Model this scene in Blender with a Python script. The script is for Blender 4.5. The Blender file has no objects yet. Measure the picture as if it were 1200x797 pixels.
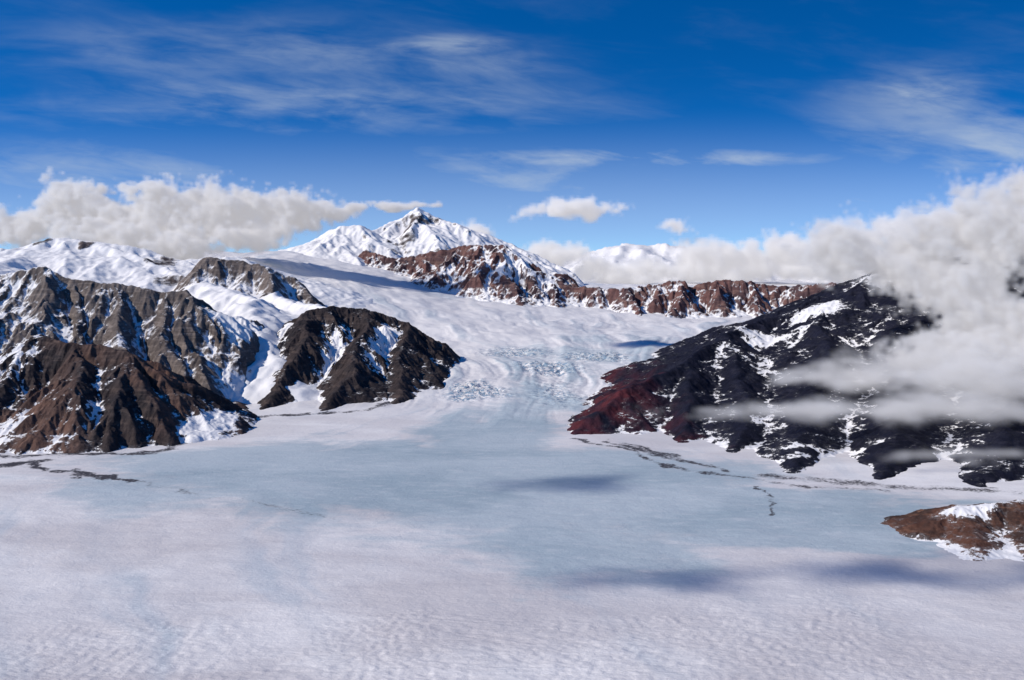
import bpy, math, numpy as np
S = bpy.context.scene
# ------------------------------------------------------------------ noise
_rng = np.random.RandomState(7)
_G = _rng.rand(512, 512) * 2 * np.pi
_GX, _GY = np.cos(_G), np.sin(_G)
_R1, _R2 = _rng.rand(512, 512), _rng.rand(512, 512)
def pn(x, y, seed=0):
    x = x + seed * 17.13; y = y + seed * 9.71
    ix = np.floor(x).astype(np.int64); iy = np.floor(y).astype(np.int64)
    fx = x - ix; fy = y - iy
    u = fx*fx*fx*(fx*(fx*6-15)+10); v = fy*fy*fy*(fy*(fy*6-15)+10)
    def g(a, b):
        i = (ix+a) & 511; j = (iy+b) & 511
        return _GX[i, j]*(fx-a) + _GY[i, j]*(fy-b)
    n0 = g(0,0)*(1-u)+g(1,0)*u; n1 = g(0,1)*(1-u)+g(1,1)*u
    return (n0*(1-v)+n1*v)*1.5
def fbm(x, y, o=5, seed=0, gain=.5):
    a = 1; s = 0; f = 1
    for i in range(o):
        s = s + a*pn(x*f, y*f, seed+i*3); a *= gain; f *= 2.03
    return s
def ridged(x, y, o=5, seed=0, gain=.5):
    a = 1; s = 0; f = 1; t = 0; w = 1
    for i in range(o):
        n = 1-np.abs(pn(x*f, y*f, seed+i*5)); n = n*n*w
        s = s + a*n; t += a; w = np.clip(n*1.6, 0, 1); a *= gain; f *= 2.07
    return s/t
def ss(a, b, x):
    t = np.clip((x-a)/(b-a), 0, 1); return t*t*(3-2*t)
def sp(x, w): return w*np.logaddexp(0, x/w)
def gully(x, y, sxd, syd, freq, seed):
    """stripes running down the fall line (sxd,syd = unit vector across the slope)"""
    px = x*freq+seed*13.7; py = y*freq+seed*7.3
    ix = np.floor(px).astype(np.int64); iy = np.floor(py).astype(np.int64)
    c = np.zeros_like(x); s = np.zeros_like(x); W = np.zeros_like(x)
    for a in (-1, 0, 1):
        for b in (-1, 0, 1):
            i = (ix+a) & 511; j = (iy+b) & 511
            vx = px-(ix+a+_R1[i, j]); vy = py-(iy+b+_R2[i, j])
            w = np.exp(-2.2*(vx*vx+vy*vy)); ph = (vx*sxd+vy*syd)*2*np.pi*1.0
            c += w*np.cos(ph); s += w*np.sin(ph); W += w
    m = np.sqrt(c*c+s*s)+1e-6
    cc = c/m*np.clip(m/W*1.6, 0, 1)
    return 1-2*np.sqrt(np.clip((1-cc)/2, 0, 1))
# ------------------------------------------------------------------ glacier surface (km)
def glacier_h(x, y):
    yc = 29 - sp(29-y, .8)
    h = .075*sp(yc-12.3, .8)
    up = ss(17, 24, y)
    h = h + up*np.minimum(.17*sp(-x-.5, .5), .9) - .04*np.clip(x, 0, 4)*up
    far = ss(30, 37, y)
    h = h*(1-far) + .9*far
    h = h + fbm(x*.35, y*.35, 4, 3)*.05*(.25+ss(12, 17, y)*1.3)
    return h
def seg_field(x, y, lines):
    H = np.full(x.shape, -9.); D = np.zeros_like(x)
    for li, (pts, k) in enumerate(lines):
        for a, b in zip(pts[:-1], pts[1:]):
            dx, dy = b[0]-a[0], b[1]-a[1]; L = math.hypot(dx, dy)
            t = np.clip(((x-a[0])*dx+(y-a[1])*dy)/(L*L), 0, 1)
            d = np.hypot(x-a[0]-t*dx, y-a[1]-t*dy)
            h = a[2]+(b[2]-a[2])*t - k*d*(1.2-.2*np.minimum(d, 1.5))
            D = np.where(h > H, d, D); H = np.maximum(h, H)
    return H, D
def blur(a, n):
    for ax in (0, 1):
        for _ in range(2):
            c = np.cumsum(np.pad(a, [(n+1, n) if i == ax else (0, 0) for i in (0, 1)], 'edge'), axis=ax)
            m = a.shape[ax]
            a = (np.take(c, range(2*n+1, 2*n+1+m), ax)-np.take(c, range(0, m), ax))/(2*n+1)
    return a
def make_mesh(name, X, Y, Z, keep, attrs, mat):
    ny, nx = X.shape
    idx = np.arange(nx*ny).reshape(ny, nx)
    kf = keep[:-1, :-1] | keep[1:, :-1] | keep[:-1, 1:] | keep[1:, 1:]
    q = np.stack([idx[:-1, :-1], idx[:-1, 1:], idx[1:, 1:], idx[1:, :-1]], -1)[kf]
    used = np.zeros(nx*ny, bool); used[q.ravel()] = True
    remap = np.cumsum(used)-1; q = remap[q]
    co = np.stack([X.ravel(), Y.ravel(), Z.ravel()], -1)[used]
    me = bpy.data.meshes.new(name)
    me.vertices.add(len(co)); me.vertices.foreach_set('co', co.astype(np.float32).ravel())
    me.loops.add(q.size); me.loops.foreach_set('vertex_index', q.astype(np.int32).ravel())
    me.polygons.add(len(q)); me.polygons.foreach_set('loop_start', np.arange(0, q.size, 4, dtype=np.int32))
    me.update(calc_edges=True)
    me.polygons.foreach_set('use_smooth', np.ones(len(q), bool))
    for n, v in attrs.items():
        at = me.attributes.new(n, 'FLOAT', 'POINT'); at.data.foreach_set('value', v.ravel()[used].astype(np.float32))
    me.materials.append(mat)
    o = bpy.data.objects.new(name, me); S.collection.objects.link(o); return o
# ------------------------------------------------------------------ node helpers
class NT:
    def __init__(s, nt): s.t = nt
    def n(s, typ, ins=None, **kw):
        nd = s.t.nodes.new(typ)
        for k, v in kw.items(): setattr(nd, k, v)
        for k, v in (ins or {}).items():
            if isinstance(v, bpy.types.NodeSocket): s.t.links.new(v, nd.inputs[k])
            else: nd.inputs[k].default_value = v
        return nd
    def m(s, op, a, b=0., c=None, clamp=False):
        d = {0: a, 1: b}
        if c is not None: d[2] = c
        return s.n('ShaderNodeMath', d, operation=op, use_clamp=clamp).outputs[0]
    def mix(s, f, a, b, bt='MIX'):
        nd = s.n('ShaderNodeMix', {0: f, 6: a, 7: b}, data_type='RGBA', blend_type=bt); return nd.outputs[2]
    def mr(s, v, a, b, c=0., d=1., smooth=True):
        return s.n('ShaderNodeMapRange', {0: v, 1: a, 2: b, 3: c, 4: d}, interpolation_type='SMOOTHSTEP' if smooth else 'LINEAR').outputs[0]
    def noise(s, vec, sc, det=5, rough=.55, dist=0.):
        return s.n('ShaderNodeTexNoise', {'Vector': vec, 'Scale': sc, 'Detail': det, 'Roughness': rough, 'Distortion': dist}).outputs[0]
    def attr(s, nm): return s.n('ShaderNodeAttribute', attribute_name=nm).outputs['Fac']
    def vmul(s, v, c): return s.n('ShaderNodeVectorMath', {0: v, 1: c}, operation='MULTIPLY').outputs[0]
def C(r, g, b): return (r, g, b, 1)
def new_mat(name):
    m = bpy.data.materials.new(name); m.use_nodes = True; m.node_tree.nodes.clear(); return m, NT(m.node_tree)
SNOW = C(.82, .80, .79)
def mountain_mat(name, dark, mid, light, alt, dust=.25, crisp=.06, fs=1.):
    m, t = new_mat(name)
    P = t.n('ShaderNodeNewGeometry').outputs['Position']
    n1 = t.noise(P, 1.6*fs, 6, .6, .4); n2 = t.noise(P, 9*fs, 7, .68); n3 = t.noise(P, 45*fs, 5, .7)
    strata = t.noise(t.vmul(P, (1.5, 1.5, 14)), 1.6*fs, 5, .6, .6)
    c = t.mix(t.mr(n1, .38, .62), dark, mid)
    c = t.mix(t.m('MULTIPLY', t.mr(strata, .48, .66), .6), c, light)
    c = t.mix(t.m('MULTIPLY', t.attr('tint'), .9), c, alt)
    c = t.mix(t.mr(n2, .35, .7, .0, .6), c, t.mix(1., c, C(.35, .33, .36), 'MULTIPLY'))
    sv = t.m('ADD', t.attr('snow'), t.m('MULTIPLY', t.m('SUBTRACT', n2, .5), .8))
    sv = t.m('ADD', sv, t.m('MULTIPLY', t.m('SUBTRACT', n3, .5), .9))
    sf = t.mr(sv, .5-crisp, .5+crisp)
    du = t.mr(sv, .1, .5, 0., dust)
    sf = t.m('MAXIMUM', sf, du)
    col = t.mix(sf, c, SNOW)
    hgt = t.m('ADD', t.m('MULTIPLY', n2, 1.), t.m('MULTIPLY', n3, .4))
    hgt = t.m('MULTIPLY', hgt, t.mr(sf, 0, 1, 1., .2))
    bp = t.n('ShaderNodeBump', {'Height': hgt, 'Strength': .7, 'Distance': .035/fs}).outputs[0]
    b = t.n('ShaderNodeBsdfPrincipled', {'Base Color': col, 'Roughness': .85, 'Normal': bp, 'Specular IOR Level': .12})
    o = t.n('ShaderNodeOutputMaterial', {'Surface': b.outputs[0]}); return m
# ------------------------------------------------------------------ glacier
def dist_line(x, y, pts):
    D = np.full(x.shape, 99.)
    for a, b in zip(pts[:-1], pts[1:]):
        dx, dy = b[0]-a[0], b[1]-a[1]
        t = np.clip(((x-a[0])*dx+(y-a[1])*dy)/(dx*dx+dy*dy), 0, 1)
        D = np.minimum(D, np.hypot(x-a[0]-t*dx, y-a[1]-t*dy))
    return D
def ell(x, y, cx, cy, rx, ry): return np.clip(1.25-np.hypot((x-cx)/rx, (y-cy)/ry), 0, 1)
ys = np.concatenate([np.linspace(-25, 4, 25)[:-1], np.arange(4, 6, .0135), np.arange(6, 18, .022), np.arange(18, 34, .055), np.geomspace(34, 170, 60)])
sx = np.linspace(-1, 1, 900); sx = np.sign(sx)*(np.abs(sx)*.75+.25*np.abs(sx)**4)
X = sx[None, :]*(np.maximum(ys, 4)[:, None]*.78+3); Yg = np.repeat(ys[:, None], len(sx), 1)
far = ys[:, None] > 34
X = np.where(far, sx[None, :]*(ys[:, None]*1.2), X)
wx = X+.6*fbm(X*.5, Yg*.5, 5, 21, .6); wy = Yg+.5*fbm(X*.5, Yg*.8, 5, 22, .6)
ice = np.maximum.reduce([ell(wx, wy, -1.5, 9.5, 2.6, 1.9), ell(wx, wy, .2, 9.2, 1.9, 1.9), ell(wx, wy, 1.8, 8.1, 1.7, .9),
                         .9*ell(wx, wy, 3.1, 7.5, 1.6, .6), .75*ell(wx, wy, -.1, 11.6, 1.1, 2.0), .5*ell(wx, wy, .3, 14, .9, 2.6), .3*ell(wx, wy, 1., 17, 2.5, 2.5), .7*ell(wx, wy, .3, 6.9, .8, 1.2)])
wcx = X+.2*fbm(X*1.2, Yg*1.2, 4, 27); wcy = Yg+.2*fbm(X*1.2, Yg*1.2, 4, 29)
crev = np.maximum.reduce([ell(wcx, wcy, -.5, 14.2, .45, .75), .8*ell(wcx, wcy, .6, 15.8, .6, .6), .8*ell(wcx, wcy, 1.3, 16.9, .6, .7), .6*ell(wcx, wcy, .1, 17.4, .8, .6), .4*ell(wcx, wcy, .6, 14, .5, 1)])
cx = np.interp(Yg, [-25, 5, 8, 9, 12, 15, 18, 22, 26, 40], [3, 1.0, .2, -.1, .15, .35, .1, -.9, -2.4, -4])
wd = np.interp(Yg, [-25, 4, 7, 10, 13, 16, 20, 26, 40], [1, 2., 2.6, 2.4, 1.2, 1.3, 2.2, 3.5, 6])
fl = (X-cx)/wd + .1*fbm(X*.8, Yg*.5, 4, 24)
flow = fbm(fl*4, Yg*.16, 6, 26, .62)*(.35+.65*ss(-.3, .5, fbm(X*.7, Yg*.5, 3, 28)))*(.5+.5*ss(8, 13, Yg))
mx = X+.06*fbm(X*3, Yg*3, 5, 31, .6); my = Yg+.1*fbm(X*3, Yg*3, 5, 32, .6)
mor = np.zeros_like(X)
for pts, w, s in [([(-5.9, 9.75), (-4.84, 9.72), (-4.58, 9.98)], .1, 1.3), ([(-4.58, 9.98), (-4.6, 9.7), (-4.11, 9.49), (-3.4, 9.06)], .06, 1.3),
                  ([(-3.4, 9.06), (-2.07, 8.28), (-1.28, 7.7)], .07, .35),
                  ([(.66, 11.2), (1.2, 10.45), (1.5, 9.68), (1.8, 9.38)], .05, .95), ([(1.0, 11.0), (1.5, 10.2), (1.9, 9.75)], .06, .8),([(1.2, 10.9), (1.6, 10.2), (2.0, 9.5)], .05, .7),
                  ([(2.13, 8.82), (2.09, 8.28), (1.99, 7.92)], .022, .8), ([(1.8, 9.4), (2.4, 8.95), (3.2, 8.7)], .06, .55),
                  ([(2.3, 9.3), (3.2, 8.95), (4.2, 8.7)], .12, .6),
                  ([(-3.3, 12.4), (-2.6, 12.65), (-1.9, 12.8), (-1.4, 13.6), (-1.0, 15.3)], .07, 1.), ([(-6.5, 10.1), (-5, 10.15), (-3.6, 10.4), (-3.1, 12.2)], .07, 1.)]:
    mor = np.maximum(mor, s*np.exp(-(dist_line(mx, my, pts)/w)**2))
mor = mor*(.8+.6*fbm(X*4, Yg*4, 3, 37))
Zg = glacier_h(X, Yg)
near = 1-ss(7, 12, Yg)
cr = ridged(X*5+fbm(X*2, Yg*2, 3, 5), Yg*9, 3, 41)
vis = (Yg > 3)
upv = ss(11, 15, Yg)*(1-ss(30, 34, Yg))
fm = (1-ss(4.9, 6.2, Yg+.9*fbm(X*.6, Yg*.9, 4, 46)-.12*X))
Zg = Zg + vis*(crev*(cr-.5)*.12 + near*fbm(X*3.2, Yg*6, 5, 8)*.004 + fm*ridged(X*11+2*fbm(X, Yg, 2, 47), Yg*26, 3, 9)*.009 + upv*flow*.025 + upv*fbm(X*2, Yg*2, 4, 44)*.014)
m, t = new_mat('glacier_snow_and_ice')
P = t.n('ShaderNodeNewGeometry').outputs['Position']
a1 = t.noise(t.vmul(P, (.6, 1.2, 1)), .8, 7, .6, .5); a2 = t.noise(t.vmul(P, (1, 2.2, 1)), 5, 7, .6); a3 = t.noise(t.vmul(P, (1, 1.8, 1)), 30, 5, .6)
a0 = t.noise(P, .35, 5, .55, .4)
yy = t.n('ShaderNodeSeparateXYZ', {0: P}).outputs[1]
low = t.mr(yy, 10., 15., 1., .3)
fa = t.attr('flow')
c = t.mix(t.m('MULTIPLY', t.mr(a1, .62, .35), low), C(.82, .79, .77), C(.64, .60, .59))
c = t.mix(t.m('MULTIPLY', t.mr(a0, .4, .6, .4, 0.), low), c, C(.53, .50, .51))
c = t.mix(t.mr(a2, .5, .75, 0., .25), c, C(.58, .56, .58))
c = t.mix(t.mr(fa, .0, .6, 0., .6), c, C(.48, .53, .58))
iv = t.m('ADD', t.attr('ice'), t.m('MULTIPLY', t.m('SUBTRACT', a1, .5), 1.))
iv = t.m('ADD', iv, t.m('MULTIPLY', t.m('SUBTRACT', a2, .5), .5))
iv = t.m('ADD', iv, t.m('MULTIPLY', fa, .25))
icec = t.mix(t.mr(a1, .35, .65), C(.32, .41, .46), C(.44, .51, .55))
icec = t.mix(t.mr(a2, .48, .72, 0., .45), icec, C(.58, .61, .63))
c = t.mix(t.m('MULTIPLY', t.mr(iv, .12, .55), .9), c, icec)
cv = t.noise(t.vmul(P, (1, 2.2, 1)), 14, 3, .6, 1.)
c = t.mix(t.m('MULTIPLY', t.mr(t.attr('crev'), .1, .5), t.mr(cv, .47, .56)), c, C(.22, .32, .42))
mv = t.m('MULTIPLY', t.attr('moraine'), t.mr(a3, .35, .65, .4, 1.3))
c = t.mix(t.mr(mv, .15, .6), c, C(.06, .055, .06))
fine = t.noise(t.vmul(P, (1, 2., 1)), 70, 4, .6)
hg = t.m('ADD', t.m('MULTIPLY', a2, .5), t.m('MULTIPLY', a3, .4))
hg = t.m('ADD', hg, t.m('MULTIPLY', fine, .16))
hg = t.m('ADD', hg, t.m('MULTIPLY', t.m('MULTIPLY', t.attr('crev'), cv), 2.))
bp = t.n('ShaderNodeBump', {'Height': hg, 'Strength': .6, 'Distance': .022}).outputs[0]
b = t.n('ShaderNodeBsdfPrincipled', {'Base Color': c, 'Roughness': .7, 'Normal': bp, 'Specular IOR Level': .2})
t.n('ShaderNodeOutputMaterial', {'Surface': b.outputs[0]})
make_mesh('glacier_ground', X, Yg, Zg, np.ones_like(X, bool), {'ice': ice, 'crev': crev, 'moraine': mor, 'flow': flow}, m)
# ------------------------------------------------------------------ mountains
def mountain(name, box, step, lines, mat, s0=.75, bias=0., gf=1.7, ga=.085, oct=5, rough=.018, warp=.12, patches=(), tint=None, conc=7., sk=.9, cut=.015, edge=.6, var=.3, dec=.47, basez=.3):
    x0, x1, y0, y1 = box
    X, Y = np.meshgrid(np.arange(x0, x1, step), np.arange(y0, y1, step))
    f = .9
    wx = X+warp*fbm(X*f, Y*f, 4, 51)+warp*.25*fbm(X*5, Y*5, 3, 52); wy = Y+warp*fbm(X*f, Y*f, 4, 53)+warp*.25*fbm(X*5, Y*5, 3, 54)
    H, D = seg_field(wx, wy, lines)
    H = blur(H, max(1, int(.04/step)))
    H = H + ga*.6*fbm(X*gf*.6, Y*gf*.6, 3, 55)*np.clip(D/.4, .15, 1)
    g = glacier_h(X, Y)
    bs = .3+.7*ss(0, basez, H-g)
    a = ga; fr = gf
    for o in range(oct):
        Hb = blur(H, max(1, int(.22/fr/step)))
        gy, gx = np.gradient(Hb, step); m = np.hypot(gx, gy)+1e-4
        gl = gully(X, Y, -gy/m, gx/m, fr, o+int(abs(x0)))
        H = H + a*bs*gl*np.clip(m*1.6, 0, 1)*np.clip((D+.02)*fr*1.6, .12, 1)
        a *= dec; fr *= 1.95
        if .5/fr < step*1.0: break
    H = H + rough*fbm(X*6, Y*6, 5, 71, .55)
    bd = np.minimum.reduce([X-x0, x1-X, Y-y0, y1-Y])
    H = H - (1-ss(0, edge, bd))*np.clip(H-g+.1, 0, 9)*1.2
    gy, gx = np.gradient(H, step)
    slope = np.hypot(gx, gy)
    cu = H-blur(H, max(2, int(.11/step)))
    sn = .5 + sk*(s0-slope) - conc*cu + var*fbm(X*1.3, Y*1.3, 4, 81) + bias
    above = H-g
    sn = sn + .35*(1-ss(0, .04, above))
    for (px, py, rx, ry, am) in patches:
        sn = sn + am*np.clip(1.4-np.hypot((wx-px)/rx, (wy-py)/ry), 0, 1)
    tn = tint(X, Y, H) if tint else np.zeros_like(X)
    return make_mesh(name, X, Y, H, above > -cut, {'snow': np.clip(sn, -1, 2), 'tint': tn}, mat)
matA = mountain_mat('dark_brown_rock', C(.028, .024, .027), C(.056, .042, .04), C(.115, .085, .074), C(.17, .095, .07), .1)
matB = mountain_mat('grey_brown_rock', C(.11, .09, .082), C(.18, .147, .13), C(.30, .25, .222), C(.2, .14, .1), .5)
matG = mountain_mat('red_brown_rock', C(.08, .05, .055), C(.17, .085, .075), C(.26, .16, .13), C(.2, .12, .1), .45, fs=.7)
matH = mountain_mat('dark_rock_cloud_shade', C(.008, .009, .02), C(.013, .014, .028), C(.028, .027, .04), C(.10, .022, .027), .05)  # navy black: dark rock with cloud shade put into its colour
matI = mountain_mat('rust_rock', C(.05, .03, .025), C(.13, .058, .038), C(.22, .11, .07), C(.2, .12, .1), .1, fs=1.5)
matS = mountain_mat('snow_with_outcrops', C(.06, .05, .05), C(.11, .085, .08), C(.2, .16, .14), C(.2, .12, .1), .5, .1, fs=.6)
mountain('dark_rock_mountain', (-8.8, -2.6, 9.5, 14.0), .0105, [
    ([(-8.5, 12.6, .7), (-6.93, 12.6, .8), (-6.3, 12.6, .8), (-5.78, 12.5, 1.05), (-5.12, 12.3, .98), (-4.5, 12.0, .92), (-4.12, 11.9, .70), (-3.53, 12.1, .36), (-3.02, 12.5, .0)], .62),
    ([(-4.5, 12, .9), (-3.9, 11.2, .42), (-3.5, 10.6, .02)], .62),
    ([(-5.12, 12.3, .98), (-4.9, 11.2, .6), (-4.95, 10.6, .23), (-4.93, 10.2, .03)], .6),
    ([(-4.5, 12, .9), (-4.3, 11.0, .44), (-4.1, 10.4, .05)], .65),
    ([(-5.78, 12.6, 1.05), (-5.8, 11.4, .5), (-5.6, 10.4, .05)], .6),
    ([(-6.93, 12.6, .8), (-6.9, 11.4, .45), (-6.6, 10.4, .03)], .6)],
    matA, s0=.5, bias=-.15, ga=.075, patches=[(-6.1, 12.1, .5, .5, 1.2), (-3.35, 11.3, .17, .6, 1.1), (-4.65, 10.8, .12, .5, .5), (-5.25, 10.9, .17, .5, .8), (-3.7, 11.9, .2, .3, .3)],
    tint=lambda x, y, h: np.clip(fbm(x*.9, y*.9, 3, 91)*1.1+.2, 0, 1))
mountain('rocky_mountain', (-11.5, -3.2, 12.0, 17.6), .0135, [
    ([(-11.4, 15, 1.6), (-8.5, 15, 1.87), (-7.5, 15, 1.75), (-6.94, 15, 1.88), (-6.5, 15, 1.68), (-5.87, 15, 1.62), (-5.1, 15, 1.5), (-4.69, 15, 1.53), (-4.45, 14.7, 1.34)], .68),
    ([(-4.45, 14.7, 1.34), (-4.05, 14.2, .88), (-3.75, 13.6, .43), (-3.5, 13, .16)], .9),
    ([(-6.5, 15, 1.66), (-5.89, 14, 1.01), (-5.6, 13.2, .6)], .65), ([(-5.1, 15, 1.5), (-4.6, 13.8, .85), (-4.24, 13.2, .46), (-3.8, 12.8, .2)], .7),
    ([(-5.87, 15, 1.6), (-5.29, 13.8, .97), (-4.9, 13.1, .6)], .65), ([(-7.5, 15, 1.75), (-7.1, 13.9, 1.1), (-6.9, 13, .7)], .65)],
    matB, s0=.7, bias=-.03, ga=.09, gf=1.5, patches=[(-7.2, 14.9, .7, .4, .5), (-3.5, 13.6, .25, .9, 1.0), (-3.95, 15, .35, .7, 1.1), (-5.6, 13.4, .8, .4, .35), (-4.2, 12.9, .3, .2, .6), (-8.2, 14.4, .5, .6, .4)])
mountain('dark_rock_hill', (-4.1, -.5, 12.1, 18.2), .0095, [
    ([(-3.2, 15, .92), (-3.1, 15.8, 1.18), (-2.8, 16, 1.24), (-2.3, 16.2, 1.19), (-1.9, 16.3, 1.04), (-1.5, 16.2, .86), (-1.2, 15.8, .58), (-1.0, 15.2, .28)], .58),
    ([(-3.1, 15.8, 1.18), (-3.0, 14.6, .80), (-3.1, 13.5, .31), (-3.15, 12.9, .05)], .7),
    ([(-2.3, 16.2, 1.17), (-2.2, 15, .86), (-2.2, 14, .55), (-2.35, 12.9, .12)], .62),
    ([(-1.7, 16.3, .98), (-1.55, 14.8, .62), (-1.6, 13.2, .08)], .58)],
    matA, s0=.45, bias=-.2, ga=.065, patches=[(-1.95, 15.3, .2, .9, 1.4), (-2.65, 15.0, .2, .8, 1.2), (-2.7, 13.4, .16, .5, 1.), (-3.7, 15, .38, 1.8, 1.5), (-2.9, 17.1, 1.5, .6, 1.), (-3.3, 13.9, .3, .4, .7), (-2.5, 16.2, .5, .15, .5)])
mountain('snow_mountain', (-17, -1.2, 13, 28), .034, [
    ([(-3.45, 13.3, .18), (-3.75, 15, .84), (-4.3, 17, 1.3), (-6.17, 20, 1.58), (-8.8, 22, 2.31)], .42),
    ([(-17, 22, 1.9), (-12.5, 22, 2.05), (-10.3, 22, 2.22), (-9.9, 22, 2.42), (-8.8, 22, 2.31), (-7.98, 22, 2.2), (-7.33, 22, 1.93), (-6.2, 22.5, 2.0), (-6.4, 26, 1.95)], .33),
    ([(-10.3, 22, 2.22), (-9.5, 18.5, 1.75), (-8, 16.5, 1.6)], .35), ([(-6.2, 22.5, 1.9), (-4.2, 18.5, 1.28), (-3.1, 17, 1.16)], .4), ([(-3.1, 17, 1.16), (-2.2, 17, 1.04)], .55)],
    matS, s0=1.2, bias=.32, ga=.09, gf=.8, rough=.02, warp=.2, patches=[(-7.4, 21.4, .35, .6, -1.3), (-10, 21.8, .2, .3, -1.3), (-9, 21.8, .15, .3, -1.2), (-2.6, 17, .4, .2, -1.), (-3.4, 18, .4, .3, -1.), (-5.3, 19, .4, .3, -.9), (-6.8, 20, .4, .3, -1.)])
mountain('rocky_outcrop', (-7, -3, 18, 21.5), .018, [
    ([(-5.9, 20, 2.03), (-5.25, 20, 1.93), (-4.83, 20, 1.84), (-4.33, 20, 1.6), (-3.75, 19.5, 1.25)], .8),
    ([(-4.83, 20, 1.84), (-4.5, 19, 1.42)], .75)],
    matB, s0=.85, bias=.05, ga=.06, gf=2)
mountain('snowy_peak', (-10.5, 2.5, 25, 36), .034, [
    ([(-6.5, 26, 1.9), (-6.75, 30, 2.15), (-5.75, 30, 2.55), (-5, 30, 2.9), (-4.5, 30, 2.93), (-4.26, 31, 2.75), (-3.73, 32, 3.12), (-3.3, 32, 3.25), (-2.99, 32, 3.58)], .48),
    ([(-2.99, 32, 3.58), (-2.53, 32, 3.12), (-1.87, 32, 2.65), (-1.3, 32, 2.27), (0, 32, 1.9)], .85),
    ([(-2.99, 32, 3.58), (-2.9, 30.6, 2.5), (-2.4, 29.5, 1.9)], .85), ([(-4.5, 30, 2.93), (-3.9, 28.6, 2.2)], .5), ([(-3.73, 32, 3.1), (-3.6, 30.5, 2.45)], .65)],
    matS, s0=1.15, bias=.22, ga=.14, gf=.75, rough=.02, warp=.15, sk=.9, conc=2.5, patches=[(-2.5, 31, .4, .6, -.7), (-3.3, 29.3, .5, .6, -.8), (-5.6, 29, 1.2, 1.6, .8), (-3, 31.2, .2, .4, -.5)])
mountain('red_rock_ridge', (-5.5, 10.5, 20.6, 29.8), .021, [
    ([(-3.85, 28, 2.19), (-3.09, 27.5, 1.95), (-2.25, 27, 2.1), (-1.21, 26.5, 2.29), (-.325, 26, 2.31), (.106, 25.5, 2.02), (.417, 25, 1.72), (1.04, 25, 1.56), (1.53, 24.5, 1.28), (2.8, 24, 1.26), (4, 24, 1.48), (4.3, 24, 1.3), (4.9, 24, 1.47), (5.6, 24, 1.42), (6.4, 24, 1.3), (7.28, 23, 1.42), (9.5, 22, 1.6)], .66),
    ([(-.325, 26, 2.31), (0, 24, 1.35), (.48, 23, .68)], .62), ([(-1.21, 26.5, 2.29), (-1.04, 25, 1.32)], .62), ([(2.8, 24, 1.26), (2.75, 22.4, .62)], .6),
    ([(-2.25, 27, 2.1), (-2.38, 26, 1.45)], .6), ([(4, 24, 1.48), (3.5, 22.4, .65)], .6), ([(1.04, 25, 1.56), (1.15, 23, .66)], .6),
    ([(5.6, 24, 1.42), (5.3, 22.2, .62)], .6), ([(7.28, 23, 1.42), (6.8, 21.4, .7)], .55)],
    matG, s0=.85, bias=.05, ga=.14, gf=1.2, rough=.03, warp=.2, conc=6, patches=[(.1, 25.2, .45, .8, 1.1), (.9, 24.6, .25, .6, .7), (-1.7, 26, .3, .6, .4), (-.7, 25.2, .2, .7, .5)])
mountain('distant_snow_range', (-45, 60, 41, 56), .13, [
    ([(-45, 49, 2.3), (-20, 49, 2.2), (-8, 48, 2.0), (.8, 48, 2.0), (3.6, 48, 2.15), (5.4, 48, 2.68), (6.3, 48, 2.5), (7.2, 48, 2.74), (8.6, 48, 2.2), (12, 48, 2.05), (16, 48, 2.25), (24, 47, 2.5), (40, 47, 2.3), (60, 49, 2.2)], .35)],
    matS, s0=1.3, bias=.4, ga=.3, gf=.4, rough=.05, warp=.5, conc=1.5, edge=2)
mountain('shade_painted_mountain', (.2, 12, 8.0, 19.8), .0145, [  # dark massif, its cloud shade partly painted by the rock material
    ([(.62, 11.3, .0), (.88, 11.7, .22), (1.27, 12.2, .41), (1.68, 12.6, .48), (2.25, 13.5, .62), (3.08, 14.8, .88), (3.75, 15.8, 1.03), (4.2, 16, 1.1), (4.95, 16.5, 1.36), (5.64, 16.5, 1.42), (5.98, 16.5, 1.86), (6.3, 16.5, 1.75), (7.3, 16, 2.1), (8.8, 16, 2.3), (11.9, 16, 2.2)], .5),
    ([(2.25, 13.5, .62), (2.2, 12.2, .34), (1.9, 11, .04)], .42), ([(3.08, 14.8, .89), (2.9, 12.8, .45), (2.5, 11, .14), (2.3, 10.3, 0)], .4),
    ([(4.95, 16.5, 1.36), (4.0, 13, .65), (3.1, 11, .24), (2.6, 9.5, .04)], .4), ([(5.64, 16.5, 1.4), (5.3, 13.5, .9), (4.1, 10.8, .33), (3.3, 9.2, .03)], .4),
    ([(7.3, 16, 2.1), (6.4, 13, 1.0), (5.0, 10.3, .32), (4.1, 8.9, .03)], .4), ([(8.8, 16, 2.3), (7.5, 12, 1.), (5.5, 9, .1)], .4), ([(11, 16, 2.2), (9, 11, .9), (7, 9, .1)], .4)],
    matH, s0=.36, bias=-.24, ga=.05, gf=1.3, conc=9, basez=.45, patches=[(3.6, 15.2, .5, .3, .9), (4.6, 15.8, .5, .4, .8), (5.8, 16.2, .5, .3, .6), (2.75, 9.9, .5, .12, .6), (3.2, 10.2, .6, .15, .6), (4.3, 15, .4, .25, .6), (3.3, 14.2, .5, .3, .35), (4.7, 14.4, .4, .3, .5)],
    tint=lambda x, y, h: np.clip((2.1-x+.4*fbm(x*2, y*2, 3, 95))*1.2, 0, 1)*np.clip(.6+fbm(x*3, y*3, 3, 97), 0, 1))
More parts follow.
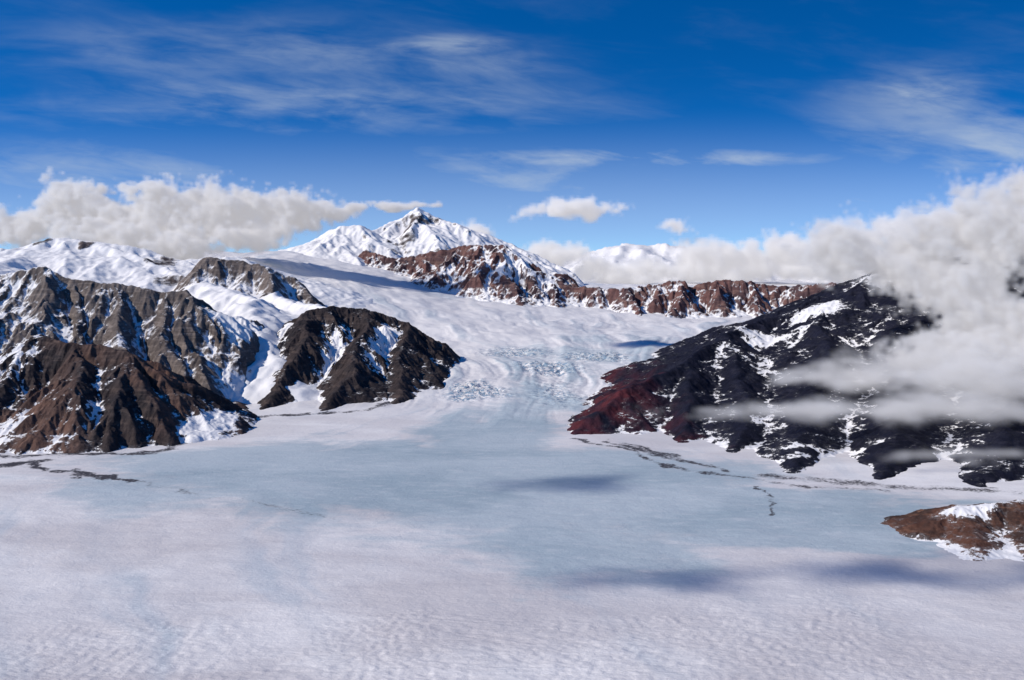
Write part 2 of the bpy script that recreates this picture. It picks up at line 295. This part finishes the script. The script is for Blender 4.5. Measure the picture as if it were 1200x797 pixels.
mountain('rust_rock_hill', (2.4, 6.5, 5.8, 9), .0075, [
    ([(2.8, 7.25, .0), (3.02, 7.4, .1), (3.31, 7.5, .19), (3.75, 7.5, .22), (4.375, 7.5, .28), (6.4, 7.5, .5)], .33),
    ([(3.31, 7.5, .17), (3.2, 7.1, .09), (3.0, 6.75, .02)], .28), ([(3.75, 7.5, .21), (3.65, 7, .13), (3.45, 6.6, .02)], .28), ([(4.4, 7.5, .26), (4.3, 6.9, .14), (4.1, 6.4, 0)], .3)],
    matI, s0=.3, bias=-.25, ga=.026, gf=3, oct=4, rough=.01, warp=.06, conc=12, edge=.3, basez=.08, patches=[(3.35, 7.45, .25, .1, 1.), (3.8, 7.5, .3, .07, .6)])
# ------------------------------------------------------------------ clouds (procedural volumes)
def cloud(name, mn, mx, vox, blobs, D, emis, nsc=1.2, namp=1.5, nstretch=(1, 1, 1.3), warp=.35, gain=2.2, vor=.5):
    ng = bpy.data.node_groups.new(name+'_nodes', 'GeometryNodeTree')
    ng.interface.new_socket('Geometry', in_out='OUTPUT', socket_type='NodeSocketGeometry')
    t = NT(ng)
    P = t.n('GeometryNodeInputPosition').outputs[0]
    wn = t.n('ShaderNodeTexNoise', {'Vector': P, 'Scale': nsc*.8, 'Detail': 2.}).outputs[1]
    wv = t.n('ShaderNodeVectorMath', {0: wn, 1: (.5, .5, .5)}, operation='SUBTRACT').outputs[0]
    q = t.n('ShaderNodeVectorMath', {0: t.vmul(wv, (warp*2,)*3), 1: P}, operation='ADD').outputs[0]
    cur = None
    for c, r in blobs:
        d = t.n('ShaderNodeVectorMath', {0: q, 1: c}, operation='SUBTRACT').outputs[0]
        d = t.n('ShaderNodeVectorMath', {0: d, 1: r}, operation='DIVIDE').outputs[0]
        d = t.n('ShaderNodeVectorMath', {0: d}, operation='LENGTH').outputs[1]
        cur = d if cur is None else t.m('SMOOTH_MIN', cur, d, .2)
    n = t.noise(t.vmul(P, nstretch), nsc*1.6, 7, .6)
    f = t.m('SUBTRACT', 1., cur)
    f = t.m('ADD', f, t.m('MULTIPLY', t.m('SUBTRACT', n, .5), namp*2))
    if vor:
        vd = t.n('ShaderNodeTexVoronoi', {'Vector': q, 'Scale': nsc*3., 'Detail': 1.}).outputs[0]
        f = t.m('ADD', f, t.m('MULTIPLY', t.m('SUBTRACT', .5, vd), vor))
    f = t.m('MULTIPLY', f, gain, clamp=True)
    dims = [max(8, int((b-a)/vox)) for a, b in zip(mn, mx)]
    vc = t.n('GeometryNodeVolumeCube', {'Density': f, 'Min': mn, 'Max': mx, 'Resolution X': dims[0], 'Resolution Y': dims[1], 'Resolution Z': dims[2]})
    mt, s = new_mat(name+'_vapour')
    vi = s.n('ShaderNodeVolumeInfo').outputs['Density']
    pv = s.n('ShaderNodeVolumePrincipled', {'Color': C(.98, .97, .97), 'Density': D, 'Anisotropy': 0., 'Emission Color': C(.97, .95, 1.), 'Emission Strength': s.m('MULTIPLY', vi, emis*D)})  # added glow in place of repeated scattering inside the cloud
    s.n('ShaderNodeOutputMaterial', {'Volume': pv.outputs[0]})
    sm = t.n('GeometryNodeSetMaterial', {'Geometry': vc.outputs[0], 'Material': mt})
    t.n('NodeGroupOutput', {0: sm.outputs[0]})
    me = bpy.data.meshes.new(name); o = bpy.data.objects.new(name, me); S.collection.objects.link(o)
    md = o.modifiers.new('cloud', 'NODES'); md.node_group = ng; me.materials.append(mt)
    return o
cloud('cumulus_cloud', (-13.5, 22, 1.9), (-1, 26, 4.3), .06, [
    ((-10.3, 24, 3.1), (.9, .9, .75)), ((-9.2, 24, 2.8), (1.2, 1., .6)), ((-8, 24, 3.0), (1.3, 1., .8)), ((-6.7, 24, 3.0), (1.3, 1, .7)), ((-5.4, 24, 3.0), (1.2, .9, .55)),
    ((-4.2, 24, 3.1), (.9, .7, .2)), ((-9., 23.2, 2.4), (1.6, 1, .5)), ((-7.6, 23.0, 2.3), (1.3, .7, .45)), ((-6.2, 23.4, 2.5), (1.2, .7, .3)), ((-11.6, 24, 2.6), (1., .7, .5)), ((-2.6, 24, 3.2), (1.0, .6, .08))],
    14, .26, nsc=1.25, namp=1.25, vor=.7)
cloud('cumulus_cloud', (3.2, 11.3, .5), (9.2, 14.8, 3.4), .046, [
    ((4.25, 13.4, 2.1), (.55, .6, .45)), ((5.35, 13.4, 2.15), (.6, .8, .5)), ((6.3, 13.3, 2.35), (.9, .9, .65)), ((6.9, 13.3, 2.8), (.6, .6, .5)), ((7.8, 13.3, 2.3), (1.1, .9, .8)),
    ((4.9, 13.2, 1.85), (.55, .5, .35)), ((5.6, 12.9, 1.6), (.8, .6, .45)), ((6.1, 12.6, 1.15), (1., .6, .5)), ((5.4, 12.2, .85), (.95, .5, .3)), ((6.3, 12.1, .8), (.9, .5, .3))],
    13, .25, nsc=2.1, namp=1.15, warp=.14, vor=.7)
cloud('shadow_caster_cloud', (1, 8.8, .02), (8, 12.6, 1.4), .05, [
    ((5.2, 12, .75), (1.4, .5, .3)), ((4.1, 12, .6), (1.1, .5, .15)), ((3.6, 10.6, .4), (2.1, .3, .07)), ((4.3, 10.4, .45), (1.4, .35, .15)), ((5.2, 11, .65), (1.5, .4, .3)),
    ((4.2, 9.4, .15), (1.0, .2, .04))],
    4.5, .25, nsc=1.9, namp=1.3, warp=.14, nstretch=(.7, .8, 2.), gain=1.2, vor=0)
cloud('distant_cumulus_cloud', (-3, 37.5, .9), (22, 42.5, 5.), .12, [
    ((1.7, 40, 2.0), (1.6, 1, .6)), ((8.4, 40, 1.95), (2.5, 1, .7)), ((10.8, 40, 2.15), (1.8, 1, .8)), ((4.5, 40, 1.4), (3, 1, .6)), ((8, 40, 1.4), (3.5, 1, .6)), ((12, 40, 1.4), (3.5, 1, .5)), ((2.4, 40, 3.85), (2.2, 1, .4)), ((6.3, 40, 3.2), (.7, .6, .4)),
    ((13, 40, 2.5), (2, 1, 1)), ((17, 40, 3), (4, 1, .9)), ((-1.8, 39, 2.7), (1., .7, .6))],
    6, .34, nsc=.75, namp=1.2, warp=.5, vor=.6)
cloud('shadow_caster_cloud', (-7, 2.5, 3.2), (-1, 9, 4.4), .12, [  # unseen overhead clouds, added to cast shadows on the foreground glacier
    ((-4.4, 4.4, 3.8), (.9, .3, .2)), ((-3., 4.6, 3.8), (1., .35, .2)), ((-2.2, 4.4, 3.8), (.6, .3, .2)), ((-4.9, 7.1, 3.8), (.7, .5, .15))], 4, .25, nsc=1.8, namp=1.7, warp=.3, gain=1., vor=0)
cloud('shadow_caster_cloud', (-8.5, 13.5, 6.5), (-5, 16, 7.5), .1, [((-6.8, 14.7, 7), (.9, .35, .3))], 8, .25, nsc=1.4, namp=.8, warp=.2, gain=1.8, vor=0)  # unseen high cloud, added to shade the upper glacier
# ------------------------------------------------------------------ sun + sky
sd = np.array([-.8, -.28, .56]); sd /= np.linalg.norm(sd)
L = bpy.data.lights.new('sun', 'SUN'); L.energy = 4.4; L.angle = math.radians(.5); L.color = (1, .94, .86)
lo = bpy.data.objects.new('sun', L); S.collection.objects.link(lo)
from mathutils import Vector
lo.rotation_euler = Vector(sd.tolist()).to_track_quat('Z', 'Y').to_euler()
W = bpy.data.worlds.new('World'); S.world = W; W.use_nodes = True; W.node_tree.nodes.clear()
t = NT(W.node_tree)
d = t.n('ShaderNodeTexCoord').outputs['Generated']
sep = t.n('ShaderNodeSeparateXYZ', {0: d}); dx, dy, dz = sep.outputs
vz = t.m('ADD', t.m('MULTIPLY', t.m('MAXIMUM', dz, 0.), 3.2), .06)
vec = t.n('ShaderNodeCombineXYZ', {0: dx, 1: dy, 2: vz}).outputs[0]
vec = t.n('ShaderNodeVectorMath', {0: vec}, operation='NORMALIZE').outputs[0]
sky = t.n('ShaderNodeTexSky', {'Vector': vec}, sky_type='NISHITA', sun_disc=False, sun_elevation=math.asin(sd[2]), sun_rotation=math.atan2(sd[0], sd[1]) % (2*math.pi),
          altitude=3000., air_density=1., dust_density=.3, ozone_density=3.)
hs = t.n('ShaderNodeHueSaturation', {'Color': sky.outputs[0], 'Saturation': 1.35, 'Value': 1.}).outputs[0]
az = t.m('DIVIDE', dx, t.m('MAXIMUM', dy, .05)); el = t.m('DIVIDE', dz, t.m('MAXIMUM', dy, .05))
cv = t.n('ShaderNodeCombineXYZ', {0: az, 1: t.m('ADD', t.m('MULTIPLY', el, 4.5), t.m('MULTIPLY', az, .45)), 2: 0.}).outputs[0]
n1 = t.noise(cv, 4, 10, .56, .5); n2 = t.noise(cv, 2.2, 5, .5, .3); n3 = t.noise(cv, 14, 8, .6, .8)
n1 = t.m('ADD', t.m('MULTIPLY', n1, .75), t.m('MULTIPLY', n3, .25))
msk = None
for (a, e, ra, re, s) in [(-.27, .195, .22, .03, .4), (-.07, .205, .06, .010, .8), (-.2, .15, .25, .03, .5), (-.05, .185, .1, .02, .4), (.12, .095, .17, .009, 1.4), (.05, .075, .25, .03, .7),
                          (.42, .13, .1, .045, .8), (.3, .05, .3, .03, .8), (-.4, .08, .2, .03, .5), (.48, .1, .08, .05, 1.4), (.4, .16, .05, .01, .9)]:
    q = t.m('SQRT', t.m('ADD', t.m('POWER', t.m('DIVIDE', t.m('SUBTRACT', az, a), ra), 2.), t.m('POWER', t.m('ABSOLUTE', t.m('DIVIDE', t.m('SUBTRACT', el, e), re)), 2.)))
    g = t.m('MULTIPLY', t.mr(q, 1.7, 0.), s)
    msk = g if msk is None else t.m('MAXIMUM', msk, g)
ci = t.m('MULTIPLY', t.m('MULTIPLY', msk, t.mr(n1, .36, .68)), t.mr(n2, .3, .6, .5, 1.), clamp=True)
ci = t.m('ADD', ci, t.m('MULTIPLY', t.mr(n1, .45, .8), .07))
hz = t.mr(el, .15, .0, 0., .48)
ci = t.m('MAXIMUM', ci, hz)
col = t.mix(ci, t.mix(1., hs, C(.09, .152, .176), 'MULTIPLY'), C(.54, .62, .70))
bg = t.n('ShaderNodeBackground', {'Color': col, 'Strength': 1.})
t.n('ShaderNodeOutputWorld', {0: bg.outputs[0]})
# ------------------------------------------------------------------ camera
cd = bpy.data.cameras.new('camera'); co = bpy.data.objects.new('camera', cd); S.collection.objects.link(co)
co.location = (0, 0, 2); co.rotation_euler = (math.radians(90), 0, 0)
cd.lens = 36; cd.sensor_width = 36; cd.shift_y = -.082; cd.clip_start = .05; cd.clip_end = 400
S.camera = co
S.view_settings.view_transform = 'Standard'; S.view_settings.look = 'None'; S.view_settings.exposure = 0
